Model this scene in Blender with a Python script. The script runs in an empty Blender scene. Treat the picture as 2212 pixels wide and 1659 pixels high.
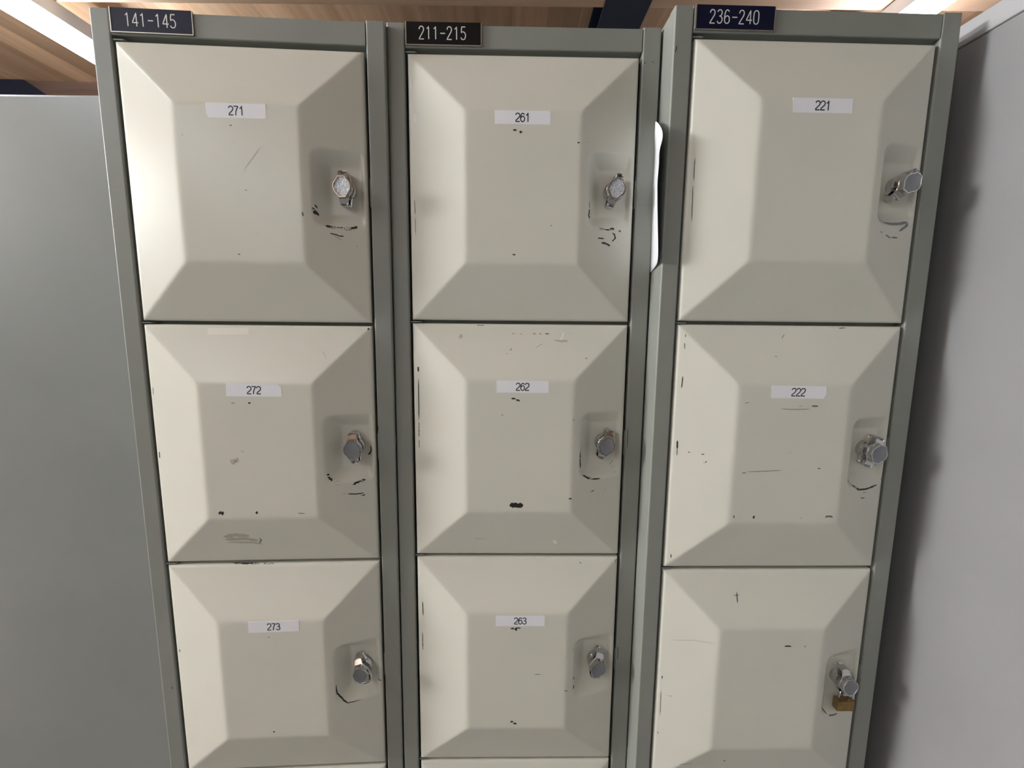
import bpy, bmesh, math, random
import numpy as np
from mathutils import Matrix, Vector, Euler

random.seed(7)
SC = bpy.context.scene
COL = SC.collection

# ------------------------------------------------------------------ camera, world, exposure
EYE = 1.444                       # phone held about 1.44 m above the floor
PITCH, ROLL, FPX = 0.1494, 0.0105, 1071.3
cam_d = bpy.data.cameras.new('camera')
cam_d.sensor_fit = 'HORIZONTAL'
cam_d.sensor_width = 36.0
cam_d.lens = 36.0 * FPX / 2212.0
cam_d.clip_start = 0.01
cam = bpy.data.objects.new('camera', cam_d)
COL.objects.link(cam)
r0 = Vector((1, 0, 0)); f0 = Vector((0, math.cos(PITCH), -math.sin(PITCH))); u0 = r0.cross(f0)
rv = math.cos(ROLL) * r0 + math.sin(ROLL) * u0
uv = math.cos(ROLL) * u0 - math.sin(ROLL) * r0
m = Matrix((rv, uv, -f0)).transposed().to_4x4()
m.translation = (0, 0, EYE)
cam.matrix_world = m
SC.camera = cam

world = bpy.data.worlds.new('room_world'); SC.world = world
world.use_nodes = True
world.node_tree.nodes['Background'].inputs[0].default_value = (0.5, 0.52, 0.55, 1)
world.node_tree.nodes['Background'].inputs[1].default_value = 0.02

SC.view_settings.view_transform = 'Standard'
SC.view_settings.look = 'None'
SC.view_settings.exposure = 0.2
SC.view_settings.gamma = 1.0
SC.view_settings.use_curve_mapping = False
try:
    SC.cycles.use_denoising = True
    SC.cycles.max_bounces = 8
except Exception:
    pass
TUBE_LEFT = 42.0                  # emission of the fluorescent tubes
TUBE_RIGHT = 30.0
TUBE_ADDED_ROWS = 520.0                 # unseen rows added at left to give the grazing light

# ------------------------------------------------------------------ materials
def mat(name, col, rough=0.5, metal=0.0, spec=0.5, bump=None, var=None, emit=None, coat=0.0):
    """bump=(scale, strength, distance)  var=(scale, amount): slight mottling of the own colour"""
    M = bpy.data.materials.new(name); M.use_nodes = True
    nt = M.node_tree; b = nt.nodes['Principled BSDF']
    b.inputs['Base Color'].default_value = (*col, 1)
    b.inputs['Roughness'].default_value = rough
    b.inputs['Metallic'].default_value = metal
    b.inputs['Specular IOR Level'].default_value = spec
    b.inputs['Coat Weight'].default_value = coat
    tc = nt.nodes.new('ShaderNodeTexCoord')
    if bump:
        n = nt.nodes.new('ShaderNodeTexNoise'); n.inputs['Scale'].default_value = bump[0]; n.inputs['Detail'].default_value = 3
        bp = nt.nodes.new('ShaderNodeBump'); bp.inputs['Strength'].default_value = bump[1]; bp.inputs['Distance'].default_value = bump[2]
        nt.links.new(tc.outputs['Object'], n.inputs['Vector'])
        nt.links.new(n.outputs[0], bp.inputs['Height']); nt.links.new(bp.outputs[0], b.inputs['Normal'])
    if var:
        n2 = nt.nodes.new('ShaderNodeTexNoise'); n2.inputs['Scale'].default_value = var[0]; n2.inputs['Detail'].default_value = 4
        rp = nt.nodes.new('ShaderNodeValToRGB')
        rp.color_ramp.elements[0].position = 0.3; rp.color_ramp.elements[1].position = 0.7
        rp.color_ramp.elements[0].color = (*[c * (1 - var[1]) for c in col], 1)
        rp.color_ramp.elements[1].color = (*[min(1, c * (1 + var[1])) for c in col], 1)
        nt.links.new(tc.outputs['Object'], n2.inputs['Vector'])
        nt.links.new(n2.outputs[0], rp.inputs[0]); nt.links.new(rp.outputs[0], b.inputs['Base Color'])
    if emit:
        b.inputs['Emission Color'].default_value = (*emit[0], 1); b.inputs['Emission Strength'].default_value = emit[1]
    return M

def wood(name, dark, light, axis='Y', plank=0.0, rough=0.6):
    """grain running along the axis; plank = board width across it (0: one piece)"""
    M = bpy.data.materials.new(name); M.use_nodes = True
    nt = M.node_tree; N = nt.nodes; L = nt.links; b = N['Principled BSDF']
    b.inputs['Roughness'].default_value = rough
    tc = N.new('ShaderNodeTexCoord'); mp = N.new('ShaderNodeMapping')
    s = {'X': (1.2, 22, 22), 'Y': (22, 1.2, 22)}[axis]
    mp.inputs['Scale'].default_value = s
    n = N.new('ShaderNodeTexNoise'); n.inputs['Scale'].default_value = 1.0; n.inputs['Detail'].default_value = 6; n.inputs['Distortion'].default_value = 0.6
    rp = N.new('ShaderNodeValToRGB')
    rp.color_ramp.elements[0].position = 0.32; rp.color_ramp.elements[1].position = 0.68
    rp.color_ramp.elements[0].color = (*dark, 1); rp.color_ramp.elements[1].color = (*light, 1)
    L.new(tc.outputs['Object'], mp.inputs['Vector']); L.new(mp.outputs[0], n.inputs['Vector']); L.new(n.outputs[0], rp.inputs[0])
    out = rp.outputs[0]
    if plank:
        sx = N.new('ShaderNodeSeparateXYZ'); L.new(tc.outputs['Object'], sx.inputs[0])
        dv = N.new('ShaderNodeMath'); dv.operation = 'DIVIDE'; dv.inputs[1].default_value = plank
        L.new(sx.outputs['X' if axis == 'Y' else 'Y'], dv.inputs[0])
        fl = N.new('ShaderNodeMath'); fl.operation = 'FLOOR'; L.new(dv.outputs[0], fl.inputs[0])
        wn = N.new('ShaderNodeTexWhiteNoise'); wn.noise_dimensions = '1D'; L.new(fl.outputs[0], wn.inputs['W'])
        mr = N.new('ShaderNodeMapRange'); mr.inputs['To Min'].default_value = 0.72; mr.inputs['To Max'].default_value = 1.2
        L.new(wn.outputs['Value'], mr.inputs['Value'])
        mx = N.new('ShaderNodeVectorMath'); mx.operation = 'SCALE'
        L.new(out, mx.inputs[0]); L.new(mr.outputs[0], mx.inputs['Scale'])
        out = mx.outputs[0]
    L.new(out, b.inputs['Base Color'])
    return M

CREAM = mat('cream_enamel', (0.69, 0.683, 0.605), 0.27, spec=0.28, bump=(900, 0.05, 0.0004), var=(9, 0.02))
FRAME = mat('olive_grey_enamel', (0.255, 0.268, 0.243), 0.40, spec=0.5, bump=(800, 0.06, 0.0004), var=(14, 0.04))
CHIP = mat('bare_dark_metal', (0.018, 0.017, 0.016), 0.5)
GREYMARK = mat('grey_scuff', (0.16, 0.15, 0.14), 0.5)
MARKER = mat('blue_grey_rub', (0.21, 0.22, 0.25), 0.5)
SMEAR = mat('soft_smear', (0.47, 0.44, 0.38), 0.5)
FLAKE = mat('pale_flake', (0.86, 0.84, 0.79), 0.5)
TAPE = mat('tape_residue', (0.76, 0.735, 0.65), 0.3)
STICKER = mat('white_tape_label', (0.88, 0.88, 0.93), 0.45)
INK = mat('black_print', (0.012, 0.012, 0.016), 0.5)
NAVY_PLATE = mat('navy_engraving_plastic', (0.005, 0.007, 0.028), 0.45, spec=0.25)
BLACK_PLATE = mat('black_engraving_plastic', (0.003, 0.003, 0.004), 0.45, spec=0.25)
ENGRAVE = mat('white_engraving', (0.74, 0.74, 0.72), 0.5)
RAIL = mat('plate_rail_metal', (0.55, 0.54, 0.5), 0.3, metal=0.8)
CHROME = mat('chrome', (0.66, 0.66, 0.67), 0.1, metal=1.0)
ZINC = mat('pitted_zinc_face', (0.42, 0.43, 0.46), 0.38, metal=0.75, bump=(1000, 1.0, 0.0015), var=(800, 0.6))
SMOOTHF = mat('brushed_grey_face', (0.27, 0.27, 0.29), 0.42, metal=0.7, var=(60, 0.12))
BRASS = mat('old_brass', (0.24, 0.155, 0.055), 0.45, metal=0.5, var=(160, 0.3))
SHACK = mat('steel_shackle', (0.5, 0.48, 0.45), 0.25, metal=1.0)
PAPER = mat('white_paper', (0.82, 0.83, 0.87), 0.7)
PANELL = mat('light_grey_enamel', (0.205, 0.217, 0.212), 0.33, spec=0.5, bump=(500, 0.05, 0.0006), var=(3.5, 0.06))
PANELR = mat('mid_grey_enamel', (0.285, 0.285, 0.29), 0.42, spec=0.5, bump=(500, 0.05, 0.0006), var=(5, 0.05))
LIPR = mat('pale_grey_trim', (0.44, 0.44, 0.45), 0.4)
NAVY = mat('navy_painted_steel', (0.016, 0.024, 0.052), 0.45, var=(30, 0.1))
BOARDS = wood('ceiling_boards', (0.64, 0.38, 0.215), (0.86, 0.57, 0.36), 'Y', plank=0.11)
JOIST = wood('pale_joist_timber', (0.58, 0.37, 0.23), (0.80, 0.55, 0.37), 'X')
JOIST_SHADED = wood('shaded_joist_timber', (0.20, 0.125, 0.095), (0.30, 0.195, 0.15), 'X')  # shade on the rear joist, put into a darker wood colour
CONCRETE = mat('concrete_floor', (0.19, 0.187, 0.178), 0.7, var=(3, 0.15))
PLASTER = mat('painted_plaster', (0.30, 0.30, 0.295), 0.8, var=(2, 0.04))
HOUSING = mat('lamp_housing_white', (0.7, 0.7, 0.7), 0.4)
TUBE_L = mat('lit_tube', (1, 1, 1), 0.5, emit=((0.84, 0.92, 1.0), TUBE_LEFT))
TUBE_R = mat('lit_tube_far_row', (1, 1, 1), 0.5, emit=((0.93, 0.93, 1.0), TUBE_RIGHT))
TUBE_ADDED = mat('lit_tube_added_rows', (1, 1, 1), 0.5, emit=((0.96, 0.985, 0.98), TUBE_ADDED_ROWS))  # for the added rows, far stronger than the other tubes
TUBE_B = mat('lit_tube_behind', (1, 1, 1), 0.5, emit=((0.84, 0.93, 1.0), 64.0))
END_CAP = mat('lamp_socket', (0.6, 0.6, 0.6), 0.4)

# ------------------------------------------------------------------ mesh helpers
def link(name, me, mats, parent=None, loc=(0, 0, 0), rot=(0, 0, 0)):
    o = bpy.data.objects.new(name, me)
    COL.objects.link(o)
    if not isinstance(mats, (list, tuple)): mats = [mats]
    if len(me.materials) == 0:
        for q in mats: me.materials.append(q)
    if parent is not None: o.parent = parent
    o.location = loc; o.rotation_euler = rot
    return o

class MB:
    """collects shapes into one mesh"""
    def __init__(s): s.v = []; s.f = []; s.m = []; s.smooth = []
    def add(s, v, f, mi=0, smooth=False):
        o = len(s.v); s.v += [tuple(q) for q in v]
        for q in f: s.f.append(tuple(i + o for i in q)); s.m.append(mi); s.smooth.append(smooth)
    def box(s, x0, x1, y0, y1, z0, z1, mi=0):
        v = [(x, y, z) for z in (z0, z1) for y in (y0, y1) for x in (x0, x1)]
        s.add(v, [(0, 2, 3, 1), (4, 5, 7, 6), (0, 1, 5, 4), (2, 6, 7, 3), (0, 4, 6, 2), (1, 3, 7, 5)], mi)
    def prism(s, prof, a, b, axis='z', mi=0, smooth=False):
        """closed 2D profile extruded from a to b; axis z: profile (x,y); x: profile (y,z); y: profile (x,z)"""
        P = {'z': lambda p, t: (p[0], p[1], t), 'x': lambda p, t: (t, p[0], p[1]), 'y': lambda p, t: (p[0], t, p[1])}[axis]
        n = len(prof)
        s.add([P(p, a) for p in prof] + [P(p, b) for p in prof],
              [(i, (i + 1) % n, n + (i + 1) % n, n + i) for i in range(n)], mi, smooth)
        s.add([P(p, a) for p in prof], [tuple(range(n))[::-1]], mi)
        s.add([P(p, b) for p in prof], [tuple(range(n))], mi)
    def tube(s, pts, r, n=12, mi=0, caps=True):
        pts = [Vector(p) for p in pts]; rings = []
        up = None
        for i, p in enumerate(pts):
            d = (pts[min(i + 1, len(pts) - 1)] - pts[max(i - 1, 0)]).normalized()
            if up is None:
                up = Vector((0, 0, 1)) if abs(d.z) < 0.9 else Vector((0, 1, 0))
            a = d.cross(up).normalized(); b2 = a.cross(d); up = b2
            rr = r[i] if isinstance(r, (list, tuple)) else r
            rings.append([p + rr * (math.cos(t) * a + math.sin(t) * b2) for t in [2 * math.pi * k / n for k in range(n)]])
        v = [q for g in rings for q in g]; f = []
        for i in range(len(pts) - 1):
            for k in range(n):
                f.append((i * n + k, i * n + (k + 1) % n, (i + 1) * n + (k + 1) % n, (i + 1) * n + k))
        s.add(v, f, mi, True)
        if caps:
            s.add(rings[0], [tuple(range(n))[::-1]], mi); s.add(rings[-1], [tuple(range(n))], mi)
    def mesh(s, name):
        me = bpy.data.meshes.new(name)
        me.from_pydata(s.v, [], s.f)
        me.polygons.foreach_set('material_index', s.m)
        me.polygons.foreach_set('use_smooth', s.smooth)
        me.update()
        bm = bmesh.new(); bm.from_mesh(me); bmesh.ops.recalc_face_normals(bm, faces=bm.faces); bm.to_mesh(me); bm.free()
        return me
    def build(s, name, mats, parent=None, loc=(0, 0, 0), rot=(0, 0, 0)):
        return link(name, s.mesh(name), mats, parent, loc, rot)

def rrect(x0, x1, y0, y1, r, n=4, corners=(1, 1, 1, 1)):
    """rounded rectangle, corners in order (x0,y0) (x1,y0) (x1,y1) (x0,y1)"""
    out = []
    for (cx, cy, a0, on) in ((x0, y0, 180, corners[0]), (x1, y0, 270, corners[1]), (x1, y1, 0, corners[2]), (x0, y1, 90, corners[3])):
        if not on: out.append((cx, cy)); continue
        ox = cx + (r if cx == x0 else -r); oy = cy + (r if cy == y0 else -r)
        for k in range(n + 1):
            t = math.radians(a0 + 90 * k / n); out.append((ox + r * math.cos(t), oy + r * math.sin(t)))
    return out

def empty(name, label, cat, loc=(0, 0, 0), group=None):
    o = bpy.data.objects.new(name, None); COL.objects.link(o); o.location = loc
    o.empty_display_size = 0.05
    o['label'] = label; o['category'] = cat
    if group: o['group'] = group
    return o
def tag(o, label, cat, group=None):
    o['label'] = label; o['category'] = cat
    if group: o['group'] = group
    return o
def struct(o):
    o['kind'] = 'structure'; return o

def ribbon(mb, pts, w, lift, mi, taper=True, jag=0.0):
    """flat stroke along pts (x,z) at depth function lift(x,z); w = half width"""
    # resample
    P = [Vector((*p, 0)) for p in pts]; R = []
    for a, b in zip(P, P[1:]):
        k = max(1, int((b - a).length / (0.0011 if jag else 0.0014)))
        R += [a.lerp(b, i / k) for i in range(k)]
    R.append(P[-1])
    n = len(R); L = []; U = []
    for i, p in enumerate(R):
        d = (R[min(i + 1, n - 1)] - R[max(i - 1, 0)]); d = d.normalized() if d.length > 0 else Vector((1, 0, 0))
        q = Vector((-d.y, d.x, 0)); t = i / (n - 1)
        ww = w * (min(1.0, 0.35 + 4 * min(t, 1 - t)) if taper else 1)
        j1 = 1 + jag * random.uniform(-0.7, 0.5); j2 = 1 + jag * random.uniform(-0.7, 0.5)
        L.append(p + q * ww * j1); U.append(p - q * ww * j2)
    v = [(p.x, lift(p.x, p.y), p.y) for p in L] + [(p.x, lift(p.x, p.y), p.y) for p in U]
    mb.add(v, [(i, i + 1, n + i + 1, n + i) for i in range(n - 1)], mi)

STROKES = {
 '0': [[(.24, 0), (.1, .04), (.02, .18), (0, .5), (.02, .82), (.1, .96), (.24, 1), (.38, .96), (.46, .82), (.48, .5), (.46, .18), (.38, .04), (.24, 0)]],
 '1': [[(.08, .82), (.22, .9), (.27, 1), (.27, 0)]],
 '2': [[(.02, .76), (.05, .89), (.13, .98), (.24, 1), (.37, .97), (.45, .87), (.46, .73), (.4, .58), (0, 0), (.48, 0)]],
 '3': [[(.03, .84), (.11, .96), (.24, 1), (.38, .96), (.44, .84), (.43, .68), (.34, .57), (.18, .54), (.36, .5), (.46, .38), (.47, .22), (.38, .05), (.23, 0), (.1, .04), (.01, .17)]],
 '4': [[(.38, 0), (.38, 1), (0, .28), (.54, .28)]],
 '5': [[(.45, 1), (.08, 1), (.04, .55), (.2, .63), (.37, .57), (.46, .42), (.47, .25), (.38, .06), (.22, 0), (.07, .06), (0, .17)]],
 '6': [[(.43, .86), (.35, .97), (.23, 1), (.1, .92), (.03, .72), (0, .4), (.03, .15), (.12, .03), (.24, 0), (.37, .04), (.46, .17), (.46, .4), (.38, .53), (.24, .57), (.1, .5), (.02, .36)]],
 '-': [[(.04, .47), (.52, .47)]]}

def arc(cx, cy, rx, ry, a0, a1, n=14):
    return [(cx + rx * math.cos(math.radians(t)), cy + ry * math.sin(math.radians(t))) for t in np.linspace(a0, a1, n)]
PRINT = {   # upright sans-serif digits, height 1
 '1': [[(.10, .74), (.22, .77), (.29, .84), (.325, 1.0)], [(.33, 1.0), (.33, 0)]],
 '2': [arc(.27, .715, .235, .245, 172, -12) + [(.44, .53), (.27, .36), (.09, .2), (.045, .045)], [(.02, .045), (.52, .045)]],
 '3': [arc(.265, .745, .205, .215, 165, -80) + [(.22, .525)], [(.24, .525)] + arc(.265, .275, .235, .235, 85, -165)],
 '6': [arc(.275, .33, .235, .29, -180, 180, 26), [(.04, .33), (.045, .55), (.10, .78), (.19, .92), (.31, .955), (.42, .90), (.475, .76)]],
 '7': [[(.03, .955), (.5, .955)], [(.5, .93), (.36, .7), (.25, .42), (.2, 0)]]}
MARKS = {
'A1':'''j,19,2321,1920,2340,1963,2369,2011;j,8,2343,1879,2362,1922;j,14,2451,2129,2499,2143,2573,2149;j,7,2584,2148,2659,2143;j,19,2675,2159,2756,2153,2829,2118;k,7,2509,2226,2581,2240,2623,2255;j,8,2602,2250,2671,2254;g,11,2207,1985,2213,2040;k,4,2821,2359,2815,2383;g,7,1395,1000,1428,997;g,7,1529,1748,1552,1742;s,4,1745,1235,1643,1366,1529,1504;k,6,1387,2516,1420,2518;g,6,1652,2264,1663,2263;s,6,836,1105,839,1136;g,3,2559,2253,2643,2306''',
'A2':'''k,13,1382,1009,1418,1010;g,5,1166,1016,1220,1007;s,38,1105,1827,1173,1789;s,25,1166,1815,1205,1763;s,13,1254,1661,1283,1681;j,22,889,2530,962,2538;j,16,1378,2534,1411,2535;g,6,1944,2551,2037,2555;k,8,52,1734,48,1827;g,6,54,842,47,943;k,5,52,698,53,710;s,31,877,2926,1046,2897,1229,2917;s,25,890,2975,1156,2964,1337,3001;s,13,891,3025,1267,3033,1361,3068;g,9,1351,2960,1378,2986,1339,3051;j,16,2915,24,2934,43;t,44,829,87,1352,76;s,5,2331,327,2391,429;k,11,2894,1668,2905,1729,2883,1781,2852,1811;j,13,2337,2019,2360,2041;j,13,2351,2056,2399,2119;g,20,2433,2148,2507,2162;j,15,2659,2206,2699,2182,2824,2145;k,6,2533,2311,2559,2315;k,8,2592,2326,2693,2344,2801,2341;j,10,2761,2377,2812,2370;k,8,2842,2359,2851,2362;k,5,2309,2114,2320,2122''',
'A3':'''k,12,1425,988,1451,991;k,13,1407,2521,1437,2520;g,7,85,38,91,50;g,11,59,1305,58,1350;k,7,2333,1831,2332,1907,2339,1983,2367,2056,2414,2118,2481,2162,2575,2167,2655,2161;k,8,2892,1918,2947,1932;j,7,878,-6,1259,5;j,6,1323,5,1466,6''',
'B1':'''k,11,1350,983,1399,985;j,13,1431,1006,1470,1004;j,12,2167,1123,2199,1119;g,5,2284,1106,2300,1104;k,9,1845,2134,1869,2143;j,9,1358,2509,1400,2510;j,12,2364,1909,2363,1955,2345,1997;j,12,2345,1980,2378,2018;k,4,2361,1812,2369,1897;j,13,2497,2144,2558,2155;j,9,2558,2155,2643,2162;j,14,2643,2156,2713,2136;j,11,2688,2197,2719,2219,2731,2266,2685,2304;g,15,2776,2162,2810,2172;k,8,2482,2275,2571,2277;j,12,2532,2330,2598,2339,2660,2366;g,6,2825,2342,2835,2342;w,5,83,730,84,842;g,5,62,1798,68,1974;g,4,67,2022,69,2236''',
'B2':'''k,7,73,770,71,972,70,1348;k,12,72,595,73,666;j,5,69,1382,67,1603;g,5,67,1636,66,1758;k,11,1363,996,1420,997;j,16,1432,1008,1477,1030;s,16,1226,1233,1258,1220;b,36,1354,2516,1390,2513,1494,2519,1541,2509;k,10,2180,2417,2226,2414;s,23,656,198,674,142;g,6,1371,127,1403,127;g,5,1479,131,1504,131;g,6,1657,126,1695,127;g,7,1740,127,1771,127;g,8,1822,126,1880,126;g,7,2160,117,2173,117;s,14,1949,212,2044,224,2139,217;w,9,2078,105,2058,168,2025,199;g,7,1365,328,1340,353;s,6,1315,390,1284,402;s,6,1694,313,1790,257;g,7,2370,456,2395,443;w,23,2003,3109,2041,3177;s,5,849,3086,1023,3085;j,11,2335,1753,2331,1839,2337,1927,2350,1995;b,11,2380,2098,2451,2141,2542,2163,2645,2169;j,8,2838,1950,2828,1970;j,9,2814,1982,2804,2001;k,8,2827,2024,2831,2036;k,9,2863,2097,2876,2105;k,6,2504,2352,2527,2339,2559,2338;g,7,2711,2339,2728,2327;g,5,2202,1292,2234,1283;j,5,887,19,982,20''',
'B3':'''k,7,77,693,79,807,81,919;j,6,67,1194,67,1483;j,13,1385,985,1441,985;k,9,1441,991,1481,972,1534,977;j,15,1448,988,1475,1017;k,14,1397,2505,1439,2507;k,15,1439,2534,1491,2539;g,5,1743,1723,1839,1719;g,7,2195,1992,2249,2003;j,13,2338,1958,2347,2015;g,10,2334,1812,2346,1869;b,19,2938,34,2955,88;k,6,85,3205,93,3203;g,5,2299,1349,2334,1335;g,6,2394,74,2428,77''',
'C1':'''g,6,78,1371,77,1499,79,1631;g,6,74,1696,80,1912,84,2125;m,7,2346,1823,2366,1963,2394,2043,2489,2130;m,19,2466,2121,2595,2131,2722,2120,2873,2089;m,17,2875,2103,2811,2159,2714,2213;g,9,2491,2273,2534,2289,2580,2309;g,9,2591,2297,2701,2296;g,6,2394,2237,2430,2251;g,5,57,3171,63,3188''',
'C2':'''k,10,75,1546,79,1660;g,6,79,1660,80,1750;k,6,92,675,87,832;g,6,91,237,94,316;g,5,94,123,96,165;k,7,371,1707,408,1701;k,6,209,1686,238,1695;k,6,399,1809,413,1817;g,7,421,1819,441,1789;g,4,1313,1059,1483,1067,1695,1060;g,11,1713,1021,1800,1022;s,6,1540,1030,1600,1021;g,4,836,993,897,974;g,6,872,1922,930,1918;g,4,929,1906,1162,1895,1407,1882;g,8,1874,1856,1917,1856;g,9,813,2503,812,2545;k,13,1084,2509,1078,2551;g,13,2051,2540,2068,2517,2131,2519,2148,2537;s,6,1700,2541,1738,2550;g,5,1239,392,1269,394;g,4,1393,112,1352,163;g,6,2122,27,2209,20;k,6,80,3163,88,3220;s,6,1484,1653,1507,1640;s,6,1498,1734,1516,1734;k,5,2369,1762,2365,1865,2368,1974,2396,2054,2436,2117;b,13,2436,2117,2540,2184,2667,2192,2767,2176,2870,2154;g,14,2936,2063,2949,2091;k,6,2593,2309,2670,2316;g,4,2624,2237,2692,2239''',
'C3':'''k,6,1016,284,1015,342,1018,417;g,4,971,325,1043,316;b,10,1669,1004,1719,1000,1769,1007;g,7,1942,1005,1975,1008;k,11,991,2900,1023,2889;k,8,140,1917,152,1921;k,10,177,1920,201,1914;k,6,66,1621,64,1673;g,5,62,1867,65,2069,68,2257;s,5,154,1038,445,977,702,967;g,4,367,2976,545,2955;k,7,2363,1981,2387,2075,2445,2145;g,14,2473,2161,2564,2185,2643,2183;g,5,54,2528,56,2573'''}

# ------------------------------------------------------------------ five-door lockers
W = 0.35; DEPTH = 0.45; H = 1.80
FL, FR = 0.0259, 0.0272           # door opening left / right of the frame
HP, HD = 0.3415, 0.3368           # door pitch and height
WD = W - FL - FR
INS, RISE = 0.0747, 0.0246        # inset and rise of the pyramid face
ZT = H - 0.0351                   # top edge of the first door

def smin(a, b, k):
    h = np.clip(0.5 + 0.5 * (b - a) / k, 0, 1)
    return b * (1 - h) + a * h - k * h * (1 - h)
def face_height(u, v, pocket=True):
    """height of the pressed door face above its edge plane; u from the left, v down from the top"""
    u = np.asarray(u, float); v = np.asarray(v, float)
    d = smin(smin(u, WD - u, 0.0025), smin(v, HD - v, 0.0025), 0.0025)
    d = np.maximum(d, 0)
    t = d / INS
    h = RISE * smin(t, np.ones_like(t), 0.05)
    h = np.maximum(h, 0)
    if pocket:
        # pressed thumb pocket round the lock: flat floor and sloping walls
        dx = np.maximum(0.2495 - u, 0); dv = np.maximum(np.maximum(0.137 - v, v - 0.198), 0)
        dr = np.maximum(u - 0.2880, 0) / 0.0052 * 0.0178
        dist = ((dx + dr) ** 2.6 + dv ** 2.6) ** (1 / 2.6) / 0.0178
        w = np.clip(dist, 0, 1); w = w * w * (3 - 2 * w) * 0.2 + w * 0.8
        fl = -0.0042
        h = fl + (h - fl) * w
    # rolled outer edge
    de = np.minimum(np.minimum(u, WD - u), np.minimum(v, HD - v)); e = 0.0032
    q = np.clip(1 - de / e, 0, 1)
    h = h - 0.0030 * (1 - np.sqrt(np.maximum(0, 1 - q * q)))
    return h

def axis_lines(total, mid):
    a = [0, 0.00015, 0.0005, 0.0011, 0.002, 0.0032]
    a += list(np.linspace(0.0032, INS, 39)[1:])
    a = np.array(a)
    return np.concatenate([a, np.linspace(INS, total - INS, mid + 1)[1:-1], (total - a)[::-1]])
US = axis_lines(WD, 80); VS = axis_lines(HD, 104)
UU, VV = np.meshgrid(US, VS)
HH = face_height(UU, VV)
GV = np.stack([UU, -HH, -VV], -1).reshape(-1, 3)
nu, nv = len(US), len(VS)
idx = np.arange(nu * nv).reshape(nv, nu)
GF = np.stack([idx[:-1, :-1], idx[1:, :-1], idx[1:, 1:], idx[:-1, 1:]], -1).reshape(-1, 4)
bor = np.concatenate([idx[0, :-1], idx[:-1, -1], idx[-1, :0:-1], idx[:0:-1, 0]])
BACK = GV[bor].copy(); BACK[:, 1] = 0.016
KIND = {'k': (1, 0.0), 'b': (1, 0.35), 'j': (1, 0.95), 'g': (2, 0.3), 's': (3, 0.5), 'w': (4, 0.3), 'm': (5, 0.4), 't': (6, 0.0)}
def door_mesh(name, marks):
    nb = len(bor)
    v = [tuple(p) for p in GV] + [tuple(p) for p in BACK]
    f = [tuple(q) for q in GF]
    for i in range(nb):
        j = (i + 1) % nb
        f.append((int(bor[i]), int(bor[j]), nu * nv + j, nu * nv + i))
    f.append(tuple(range(nu * nv, nu * nv + nb))[::-1])
    mb = MB()
    mb.v = v; mb.f = [tuple(int(i) for i in q) for q in f]; mb.m = [0] * len(f)
    mb.smooth = [True] * len(GF) + [False] * (nb + 1)
    lift = lambda x, z: -float(face_height(x, -z)) - 0.00013
    for row in filter(None, marks.split(';')):
        c = row.split(','); k = c[0]; w = int(c[1]) * 1e-4
        q = [int(s) * 1e-4 for s in c[2:]]
        pts = [(q[i], -q[i + 1]) for i in range(0, len(q), 2)]
        mi, jag = KIND[k]
        ribbon(mb, pts, w, lift, mi, taper=(k != 't'), jag=jag)
    me = bpy.data.meshes.new(name)
    me.from_pydata(mb.v, [], mb.f)
    me.polygons.foreach_set('material_index', mb.m); me.polygons.foreach_set('use_smooth', mb.smooth)
    me.update()
    for q in (CREAM, CHIP, GREYMARK, SMEAR, FLAKE, MARKER, TAPE): me.materials.append(q)
    return me

# --- hasp lock: turning knob with an eye for a padlock
def lock_outline(rc, tab, half, n=9, fil=0.35):
    """disc of radius rc with a tab of half-width `half` reaching +-tab, hollow fillets between"""
    a0 = math.asin(min(0.99, half / rc)); out = []
    def side(sgn):
        pts = []
        th0 = math.radians(32)
        arc = [(rc * math.cos(t), rc * math.sin(t)) for t in np.linspace(-th0, th0, n)]
        p0 = arc[-1]; p2 = (half, tab - 0.002)
        ctrl = (half * 1.02, p0[1] + (tab - p0[1]) * 0.32)
        fl = [((1 - t) ** 2 * p0[0] + 2 * t * (1 - t) * ctrl[0] + t * t * p2[0], (1 - t) ** 2 * p0[1] + 2 * t * (1 - t) * ctrl[1] + t * t * p2[1]) for t in np.linspace(0, 1, n)[1:]]
        tip = [(half * 0.75, tab - 0.0005), (half * 0.3, tab)]
        pts = arc + fl + tip
        return pts
    r = side(1)
    up = r                                            # from right side low arc to the top
    full = up + [(-x, y) for x, y in reversed(up)]
    # mirror the lower tab
    low = [(x, -y) for x, y in full if y > rc * math.sin(math.radians(32)) + 1e-6]
    right_low = [(x, y) for x, y in low if x > 0]; left_low = [(x, y) for x, y in low if x < 0]
    right_low.sort(key=lambda p: p[1]); left_low.sort(key=lambda p: -p[1])
    return right_low + full + left_low
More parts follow.
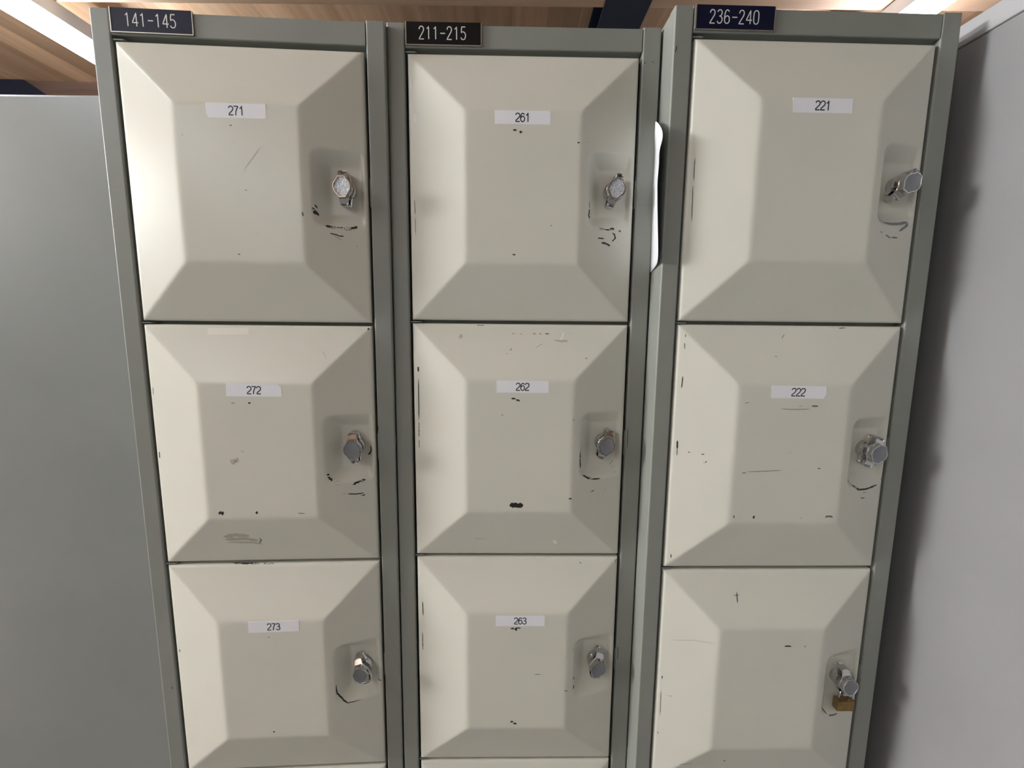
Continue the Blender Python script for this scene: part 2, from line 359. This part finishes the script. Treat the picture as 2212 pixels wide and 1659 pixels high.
def lock_mesh(name, face_m):
    mb = MB()
    prof = lock_outline(0.0122, 0.0216, 0.0056)
    n = len(prof)
    def ring(scale, y, pull=0.0, sx=None):
        sx = scale if sx is None else sx
        out = []
        for (x, z) in prof:
            far = max(0, abs(z) - 0.0115)
            out.append((x * sx, y + pull * far, z * scale))
        return out
    rings = [ring(1.0, 0.0035), ring(1.0, -0.0125, 0.10), ring(0.985, -0.0150, 0.45), ring(0.93, -0.0166, 0.75)]
    for a, b in zip(rings, rings[1:]):
        mb.add(a + b, [(i, (i + 1) % n, n + (i + 1) % n, n + i) for i in range(n)], 0, True)
    mb.add(rings[-1], [tuple(range(n))], 0)
    mb.add(rings[0], [tuple(range(n))[::-1]], 0)
    # raised lozenge on the front
    loz = []
    key = [(0.0042, -0.0132), (0.0066, -0.0095), (0.0104, -0.0050), (0.0114, 0.0), (0.0104, 0.0050), (0.0066, 0.0095), (0.0042, 0.0132)]
    loz = key + [(-x, z) for x, z in reversed(key)]
    k = len(loz)
    lr = [[(x * 1.04, -0.0140, z * 1.03) for x, z in loz], [(x * 1.02, -0.0200, z) for x, z in loz], [(x * 0.97, -0.0214, z * 0.97) for x, z in loz]]
    for a, b in zip(lr, lr[1:]):
        mb.add(a + b, [(i, (i + 1) % k, k + (i + 1) % k, k + i) for i in range(k)], 0, False)
    fr = [(x * 0.97, -0.0214, z * 0.97) for x, z in loz]
    fi = [(x * 0.88, -0.0214, z * 0.89) for x, z in loz]
    fd = [(x * 0.87, -0.0209, z * 0.88) for x, z in loz]
    mb.add(fr + fi, [(i, (i + 1) % k, k + (i + 1) % k, k + i) for i in range(k)], 0)
    mb.add(fi + fd, [(i, (i + 1) % k, k + (i + 1) % k, k + i) for i in range(k)], 0)
    mb.add(fd, [tuple(range(k))], 1)
    # round collar under the knob
    col = [(0.0128 * math.cos(t), 0.0128 * math.sin(t)) for t in np.linspace(0, 2 * math.pi, 25)[:-1]]
    mb.prism(col, -0.0015, 0.0075, 'y', 0, True)
    me = mb.mesh(name)
    # padlock eye drilled sideways through the lower tab
    base = bpy.data.objects.new('tmp_a', me); COL.objects.link(base)
    cb = MB(); cb.prism([(-0.0075 + 0.0040 * math.cos(t), -0.0168 + 0.0031 * math.sin(t)) for t in np.linspace(0, 2 * math.pi, 21)[:-1]], -0.02, 0.02, 'x', 0)
    cut = bpy.data.objects.new('tmp_b', cb.mesh('tmp_b')); COL.objects.link(cut)
    for q in (CHROME, face_m): me.materials.append(q)
    md = base.modifiers.new('b', 'BOOLEAN'); md.operation = 'DIFFERENCE'; md.object = cut; md.solver = 'EXACT'; md.use_self = True
    try:
        dg = bpy.context.evaluated_depsgraph_get(); dg.update()
        res = bpy.data.meshes.new_from_object(base.evaluated_get(dg))
        ok = len(res.polygons) > 50
    except Exception:
        ok = False
    out = res if ok else me
    out.name = name
    bpy.data.objects.remove(base); bpy.data.objects.remove(cut)
    return out
LOCK_PITTED = lock_mesh('hasp_lock_pitted', ZINC)
LOCK_SMOOTH = lock_mesh('hasp_lock_smooth', SMOOTHF)

def text_mesh(txt, height, mb, mi):
    """printed digits as flat strokes centred on the origin"""
    adv = 0.565 * height; x = -adv * len(txt) / 2 + 0.01 * height
    for ch in txt:
        for st in PRINT[ch]:
            ribbon(mb, [(x + a * height, (b - 0.5) * height) for a, b in st], 0.06 * height, lambda a, b: 0.0, mi, taper=False)
        x += adv

def sticker(door, num, corners, wear):
    """corners: (u, v) of the four corners in millimetres, top-left first, clockwise"""
    c = [(a / 1000, -b / 1000) for a, b in corners]
    lift = -RISE - 0.00012
    mb = MB(); n = 12
    # outline with one slightly lifted or clipped corner
    pts = [c[0], c[1], c[2], c[3]]
    if wear == 'clip_tr': pts = [c[0], (c[1][0] - 0.005, c[1][1]), (c[1][0] - 0.0006, c[1][1] - 0.004), c[2], c[3]]
    if wear == 'clip_br': pts = [c[0], c[1], (c[2][0] + 0.0012, c[2][1] + 0.006), (c[2][0] - 0.002, c[2][1]), c[3]]
    if wear == 'clip_bl': pts = [c[0], c[1], c[2], (c[3][0] + 0.001, c[3][1]), (c[3][0] - 0.001, c[3][1] + 0.004)]
    k = len(pts)
    mb.add([(x, -RISE + 0.0006, z) for x, z in pts] + [(x, lift, z) for x, z in pts],
           [(i, (i + 1) % k, k + (i + 1) % k, k + i) for i in range(k)], 0)
    mb.add([(x, lift, z) for x, z in pts], [tuple(range(k))], 0)
    cx = sum(p[0] for p in c) / 4; cz = sum(p[1] for p in c) / 4
    tb = MB(); text_mesh(num, 0.0108, tb, 1)
    ang = math.atan2(c[1][1] - c[0][1] + c[2][1] - c[3][1], c[1][0] - c[0][0] + c[2][0] - c[3][0])
    ca, sa = math.cos(ang), math.sin(ang)
    mb.add([(cx + x * ca - z * sa, lift - 0.00008, cz + x * sa + z * ca) for x, y, z in tb.v], tb.f, 1)
    o = mb.build('number_sticker', [STICKER, INK], door)
    o['label'] = 'white number sticker reading ' + num
    return o

def plate(root, txt, fill, fill_name):
    x0, x1, z0, z1 = 0.0243, 0.1205, ZT + 0.0085, ZT + 0.0362
    mb = MB()
    mb.box(x0 + 0.0012, x1 - 0.0012, -0.0016, 0.0006, z0 + 0.0010, z1 - 0.0004, 0)
    h = 0.0148; adv = 0.0088; x = (x0 + x1) / 2 - (len(txt) * adv) / 2 - 0.0002; zc = (z0 + z1) / 2 + 0.0008
    for ch in txt:
        for st in STROKES[ch]:
            ribbon(mb, [(x + a * h * 0.86, zc - h / 2 + b * h) for a, b in st], 0.00062, lambda a, b: -0.00172, 1, taper=False)
        x += adv
    o = mb.build('number_plate', [fill, ENGRAVE], root)
    o['label'] = fill_name + ' number plate engraved ' + txt
    fb = MB()
    fb.box(x0, x0 + 0.0012, -0.0021, 0.0006, z0, z1, 0)
    fb.box(x1 - 0.0010, x1, -0.0018, 0.0006, z0, z1 - 0.001, 0)
    fb.box(x0, x1, -0.0021, 0.0006, z0, z0 + 0.0010, 0)
    fb.build('plate_rim', [RAIL], o)
    return o

def cabinet(name, label, pose, txt, fill, fill_name, doors, nicks=()):
    x0, y0, yaw, dz, rl, tl = pose
    root = empty(name, label, 'locker', group='five-door lockers')
    R = Matrix.Rotation(yaw, 4, 'Z') @ Matrix.Rotation(tl, 4, 'X') @ Matrix.Rotation(-rl, 4, 'Y')
    M4 = Matrix.Translation((x0, y0, EYE + dz)) @ R @ Matrix.Translation((0, 0, -EYE))
    root.matrix_world = M4
    pw, pr = 0.0226, 0.0236       # widths of the two posts
    b = 0.008
    def nick(mb, right):          # chipped spots on the front of the posts
        for w, pts in nicks:
            if (pts[0][0] > W / 2) == bool(right):
                ribbon(mb, [(x, ZT + z) for x, z in pts], w, lambda x, z: -0.0001, 1, jag=0.4)
    mb = MB(); mb.prism(rrect(0.0, pw, 0, 0.020, 0.0022, 5), b, H, 'z', 0, False); nick(mb, 0); mb.build('frame_post', [FRAME, CHIP], root)
    mb = MB(); mb.prism(rrect(W - pr, W, 0, 0.020, 0.0022, 5), b, H, 'z', 0, False)
    # striker slots on the opening side of the right post
    for k in range(5):
        zz = ZT - k * HP - 0.168
        mb.box(W - pr - 0.0012, W - pr + 0.001, 0.003, 0.012, zz - 0.018, zz + 0.018, 0)
    nick(mb, 1); mb.build('frame_post', [FRAME, CHIP], root)
    # header with a rolled lower lip
    hz = ZT + 0.0064; r = 0.0016
    prof = [(0.020, H - 0.0012), (0.0016, H - 0.0012), (0.0004, H - 0.0018), (0.0004, hz + r)]
    prof += [(0.0004 + r - r * math.cos(t), hz + r - r * math.sin(t)) for t in np.linspace(0, math.pi / 2, 5)[1:]]
    prof += [(0.007, hz + 0.0004), (0.0125, hz - 0.0020), (0.0155, hz - 0.0068), (0.020, hz - 0.0068)]
    mb = MB(); mb.prism(prof, pw + 0.0009, W - pr - 0.0009, 'x', 0, False); mb.build('header_panel', [FRAME], root)
    # carcass sheets
    mb = MB(); mb.box(0.0004, 0.0016, 0.019, DEPTH, b, H - 0.0005); mb.build('side_panel', [FRAME], root)
    mb = MB(); mb.box(W - 0.0016, W - 0.0004, 0.019, DEPTH, b, H - 0.0005); mb.build('side_panel', [FRAME], root)
    mb = MB(); mb.box(0.0016, W - 0.0016, DEPTH - 0.0012, DEPTH, b, H - 0.002); mb.build('back_panel', [FRAME], root)
    mb = MB(); mb.box(0.0016, W - 0.0016, 0.019, DEPTH - 0.0012, H - 0.003, H - 0.0018); mb.build('top_panel', [FRAME], root)
    for k in range(1, 6):
        zz = ZT - k * HP
        mb = MB(); mb.box(0.0018, W - 0.0018, 0.017, DEPTH - 0.0014, zz - 0.002, zz + 0.010); mb.build('shelf', [FRAME], root)
    mb = MB(); mb.box(pw, W - pr, 0.004, 0.012, b, ZT - 5 * HP + 0.001); mb.build('kick_plate', [FRAME], root)
    plate(root, txt, fill, fill_name)
    for k, d in enumerate(doors):
        me = door_mesh('door', MARKS[d['marks']]) if d.get('marks') else PLAIN
        o = link('door', me, [CREAM], root, (FL, 0.0006, ZT - k * HP))
        if d.get('num'):
            o['label'] = 'cream door numbered ' + d['num']
            sticker(o, d['num'], d['sticker'], d.get('wear'))
        if d.get('label'): o['label'] = d['label']
        lk = link('hasp_lock', LOCK_PITTED if d.get('pit') else LOCK_SMOOTH, [CHROME], o, (0.2695, -0.0022, -0.1665), (0, math.radians(d.get('turn', 0)), 0))
        lk['label'] = 'chrome hasp lock with ' + ('pitted bright face' if d.get('pit') else 'smooth dark grey face')
        hb = MB(); hb.prism(rrect(-0.0022, 0.0115, 0.0012, 0.012, 0.003, 4, (0, 1, 0, 0)), 0.0014, 0.0028, 'z', 0)
        hb.build('hinge_plate', [FRAME], o)
    return root

PLAIN = door_mesh('door_plain', '')
# ------------------------------------------------------------------ the room
def boxobj(name, *a, m=None, parent=None):
    mb = MB(); mb.box(*a); return mb.build(name, [m], parent)
CEIL = EYE + 1.0
JB = EYE + 0.878                  # underside of the joists
struct(boxobj('floor', -8.3, 3.4, -4.4, 4.2, -0.1, 0.0, m=CONCRETE))
struct(boxobj('ceiling', -8.3, 3.4, -4.4, 4.2, CEIL, CEIL + 0.06, m=BOARDS))
struct(boxobj('wall_back', -8.3, 3.4, 4.2, 4.3, 0, CEIL, m=PLASTER))
struct(boxobj('wall_front', -8.3, 3.4, -4.5, -4.4, 0, CEIL, m=PLASTER))
struct(boxobj('wall_left', -8.4, -8.3, -4.4, 4.2, 0, CEIL, m=PLASTER))
struct(boxobj('wall_right', 3.4, 3.5, -4.4, 4.2, 0, CEIL, m=PLASTER))

# timber joists run side to side; a navy steel beam carries them front to back
BX0, BX1 = 0.2575, 0.3895
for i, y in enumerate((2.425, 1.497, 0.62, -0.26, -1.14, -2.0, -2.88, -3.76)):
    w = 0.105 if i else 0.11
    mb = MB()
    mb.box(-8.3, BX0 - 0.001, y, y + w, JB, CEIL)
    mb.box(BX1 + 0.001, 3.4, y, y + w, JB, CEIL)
    o = mb.build('ceiling_joist', [JOIST if i else JOIST_SHADED]); struct(o)
mb = MB()
t = 0.010; xm = (BX0 + BX1) / 2
mb.box(BX0, BX1, -4.4, 4.2, JB - 0.0005, JB + t)
mb.box(xm - 0.005, xm + 0.005, -4.4, 4.2, JB + t, CEIL - t)
mb.box(BX0, BX1, -4.4, 4.2, CEIL - t, CEIL - 0.0005)
tag(mb.build('steel_beam', [NAVY]), 'navy painted steel beam under the wooden ceiling, above the middle locker', 'beam')
# second steel member across the left, its end cut to a slope
mb = MB()
mb.prism([(-3.9, CEIL - 0.001), (-2.215, CEIL - 0.001), (-2.10, CEIL - 0.075), (-2.02, JB), (-3.9, JB)], 2.405, 2.422, 'y')
tag(mb.build('steel_beam', [NAVY]), 'navy steel beam with sloped end, above the plain grey cabinet at left', 'beam')

# fluorescent strips, two rows running front to back
def strip_lamp(x, ya, yb, tube_m, label):
    root = empty('strip_light', label, 'light', (x, (ya + yb) / 2, EYE + 0.80), group='fluorescent strip lights')
    h = (yb - ya) / 2
    mb = MB(); mb.prism([(-0.028, 0.075), (-0.022, 0.036), (0.022, 0.036), (0.028, 0.075)], -h, h, 'y'); mb.build('lamp_housing', [HOUSING], root)
    mb = MB(); mb.tube([(0, -h + 0.03, 0), (0, h - 0.03, 0)], 0.0205, 20); mb.build('tube', [tube_m], root)
    for s in (-1, 1):
        mb = MB(); mb.box(-0.018, 0.018, s * h - 0.015, s * h + 0.015, -0.018, 0.04); mb.build('socket', [END_CAP], root)
    return root
strip_lamp(-1.372, 0.79, 2.05, TUBE_L, 'bright fluorescent strip light at upper left, above the plain grey cabinet')
strip_lamp(-1.372, -0.50, 0.76, TUBE_L, 'fluorescent strip light of the left row, overhead and out of the photo')
strip_lamp(-1.372, -2.05, -1.10, TUBE_B, 'fluorescent strip light of the left row, behind the camera and out of the photo')
strip_lamp(-1.372, -3.55, -2.35, TUBE_B, 'rearmost fluorescent strip light of the left row, far behind the camera')
for x, ya, w in ((-3.6, -0.45, 'second'), (-5.2, -0.75, 'third'), (-6.8, -1.05, 'fourth')):  # extra unseen lamps, added to rake light across the door bevels
    strip_lamp(x, ya, ya + 0.90, TUBE_ADDED, 'unseen strip light added for grazing light, in the %s row to the left, out of the photo' % w)
strip_lamp(1.10, 0.79, 2.05, TUBE_R, 'bright fluorescent strip light at upper right, above the locker plated 236-240')

# ------------------------------------------------------------------ the three lockers in front
LA = cabinet('locker_cabinet', 'left five-door steel locker with navy plate 141-145 and cream doors 271 to 273',
    (-.5128, .6553, .0621, -.0037, -.0017, .0054), '141-145', NAVY_PLATE, 'navy', [
    dict(marks='A1', num='271', sticker=[(112.9, 74.8), (183.6, 74.4), (183.3, 91.1), (114.5, 91.7)], wear='clip_bl', pit=1, turn=-2),
    dict(marks='A2', num='272', sticker=[(112.0, 74.8), (182.4, 76.0), (182.1, 92.5), (111.4, 92.0)], wear='clip_tr', turn=-3),
    dict(marks='A3', num='273', sticker=[(116.7, 74.9), (187.2, 74.5), (186.8, 91.0), (116.5, 91.7)], turn=-17),
    dict(), dict()], [(0.0009, [(.0147, -.8755), (.0151, -.8790)]), (0.0007, [(.3266, -.4790), (.3270, -.4863)])])
LB = cabinet('locker_cabinet', 'middle five-door steel locker with black plate 211-215 and cream doors 261 to 263',
    (-.1634, .6845, .0177, .0003, .0005, -.0042), '211-215', BLACK_PLATE, 'black', [
    dict(marks='B1', num='261', sticker=[(112.0, 75.5), (181.8, 75.1), (182.2, 91.4), (112.1, 91.4)], pit=1, turn=15),
    dict(marks='B2', num='262', sticker=[(116.2, 75.0), (186.6, 75.4), (186.9, 91.6), (116.3, 91.6)], turn=17),
    dict(marks='B3', num='263', sticker=[(117.1, 78.0), (188.1, 78.0), (187.9, 94.5), (117.1, 94.3)], turn=12),
    dict(), dict()], [(0.0006, [(.3293, -.0055), (.3306, -.0075)]), (0.0005, [(.3385, -.0048), (.3413, -.0060)]), (0.0005, [(.3291, -.4873), (.3293, -.5165)]), (0.0005, [(.3290, -.8276), (.3292, -.8501)])])
LC = cabinet('locker_cabinet', 'right five-door steel locker with navy plate 236-240 and cream doors 221 and 222',
    (.1893, .6486, .0259, .0034, -.0009, -.0035), '236-240', NAVY_PLATE, 'navy', [
    dict(marks='C1', num='221', sticker=[(112.0, 73.8), (183.9, 73.7), (184.5, 90.0), (113.2, 90.2)], turn=38),
    dict(marks='C2', num='222', sticker=[(116.3, 75.8), (188.2, 76.2), (187.8, 92.5), (117.0, 92.0)], wear='clip_br', turn=20),
    dict(marks='C3', label='cream door without a number sticker', turn=-8),
    dict(), dict()], [(0.0005, [(.0042, -.0087), (.0036, -.0128), (.0027, -.0165)])])

# brass padlock through the hasp of the third door of the right locker
PL = empty('padlock', 'small old brass padlock hanging from the lowest hasp of the right locker', 'padlock')
PL.matrix_world = LC.matrix_world @ Matrix.Translation((FL + 0.2695 + 0.002, -0.0022 - 0.0076, ZT - 2 * HP - 0.1665 - 0.0168))
mb = MB()
mb.prism(rrect(-0.0125, 0.0125, -0.0060, 0.0060, 0.0016, 3), -0.0265, -0.0115, 'z'); mb.build('lock_body', [BRASS], PL)
mb = MB()
arc = [(0.0078 * math.cos(t), 0, 0.0016 - 0.0065 + 0.0065 * math.sin(t)) for t in np.linspace(0, math.pi, 13)]
mb.tube([(0.0078, 0, -0.0120)] + arc + [(-0.0078, 0, -0.0120)], 0.0017, 10); mb.build('shackle', [SHACK], PL)

# notice paper stuck in the gap between the middle and the right locker, standing out edge-on
PG = [
[(0.1871, 0.712, 0.0478), (0.1878, 0.6932, 0.0519), (0.1871, 0.6745, 0.0557), (0.1851, 0.6557, 0.0592), (0.1813, 0.637, 0.0624)],
[(0.1871, 0.712, 0.0773), (0.1872, 0.6932, 0.0807), (0.1862, 0.6745, 0.0833), (0.1838, 0.6557, 0.0849), (0.18, 0.637, 0.0858)],
[(0.1871, 0.712, 0.1126), (0.1863, 0.6932, 0.1152), (0.1846, 0.6745, 0.1163), (0.1818, 0.6557, 0.1157), (0.1777, 0.637, 0.1139)],
[(0.1871, 0.712, 0.146), (0.1856, 0.6932, 0.1478), (0.1834, 0.6745, 0.1476), (0.1802, 0.6557, 0.1449), (0.176, 0.637, 0.1405)],
[(0.1871, 0.712, 0.1696), (0.1853, 0.6932, 0.1708), (0.1827, 0.6745, 0.1696), (0.1793, 0.6557, 0.1654), (0.175, 0.637, 0.1592)],
[(0.1871, 0.712, 0.1932), (0.1858, 0.6932, 0.1938), (0.1837, 0.6745, 0.1917), (0.1806, 0.6557, 0.186), (0.1764, 0.637, 0.1779)],
[(0.1871, 0.712, 0.2128), (0.1852, 0.6932, 0.213), (0.1825, 0.6745, 0.2101), (0.1792, 0.6557, 0.2031), (0.1749, 0.637, 0.1935)],
[(0.1871, 0.712, 0.2305), (0.1841, 0.6932, 0.2302), (0.1784, 0.6745, 0.2266), (0.1777, 0.6557, 0.2185), (0.1803, 0.637, 0.2076)],
[(0.1871, 0.712, 0.2442), (0.1844, 0.6932, 0.2437), (0.1791, 0.6745, 0.2394), (0.1771, 0.6557, 0.2305), (0.1768, 0.637, 0.2185)],
]
v = [(x, y, z + EYE) for row in PG for x, y, z in row]
f = [(r * 5 + c, r * 5 + c + 1, (r + 1) * 5 + c + 1, (r + 1) * 5 + c) for r in range(8) for c in range(4)]
mb = MB(); mb.add(v, f, 0, True)
pp = mb.build('paper_notice', [PAPER])
sd = pp.modifiers.new('s', 'SUBSURF'); sd.levels = 2; sd.render_levels = 2
so = pp.modifiers.new('t', 'SOLIDIFY'); so.thickness = 0.00025; so.offset = 0
tag(pp, 'white sheet of paper sticking out edge-on between the middle and right lockers', 'paper')

# ------------------------------------------------------------------ plain cabinets either side
root = empty('steel_cabinet', 'plain light grey steel cabinet standing behind the left locker, flat side showing', 'cabinet', (-1.25, 1.15, 0))
mb = MB(); mb.box(-0.65, 0.69, -0.245, 0.22, 0.0, 1.797); o = mb.build('cabinet_body', [PANELL], root)
bv = o.modifiers.new('b', 'BEVEL'); bv.width = 0.004; bv.segments = 3
root = empty('steel_cabinet', 'plain grey steel cabinet with pale top rail at right, at right angles to the lockers', 'cabinet', (0.80, 0.15, 0))
mb = MB(); mb.box(-0.219, 0.2, -1.05, 1.0, 0.0, 1.787); o = mb.build('cabinet_body', [PANELR], root)
mb = MB(); mb.box(-0.2225, 0.2, -1.053, 1.003, 1.787, 1.814); o = mb.build('top_rail', [LIPR], root)
bv = o.modifiers.new('b', 'BEVEL'); bv.width = 0.0015; bv.segments = 2
bpy.context.view_layer.update()
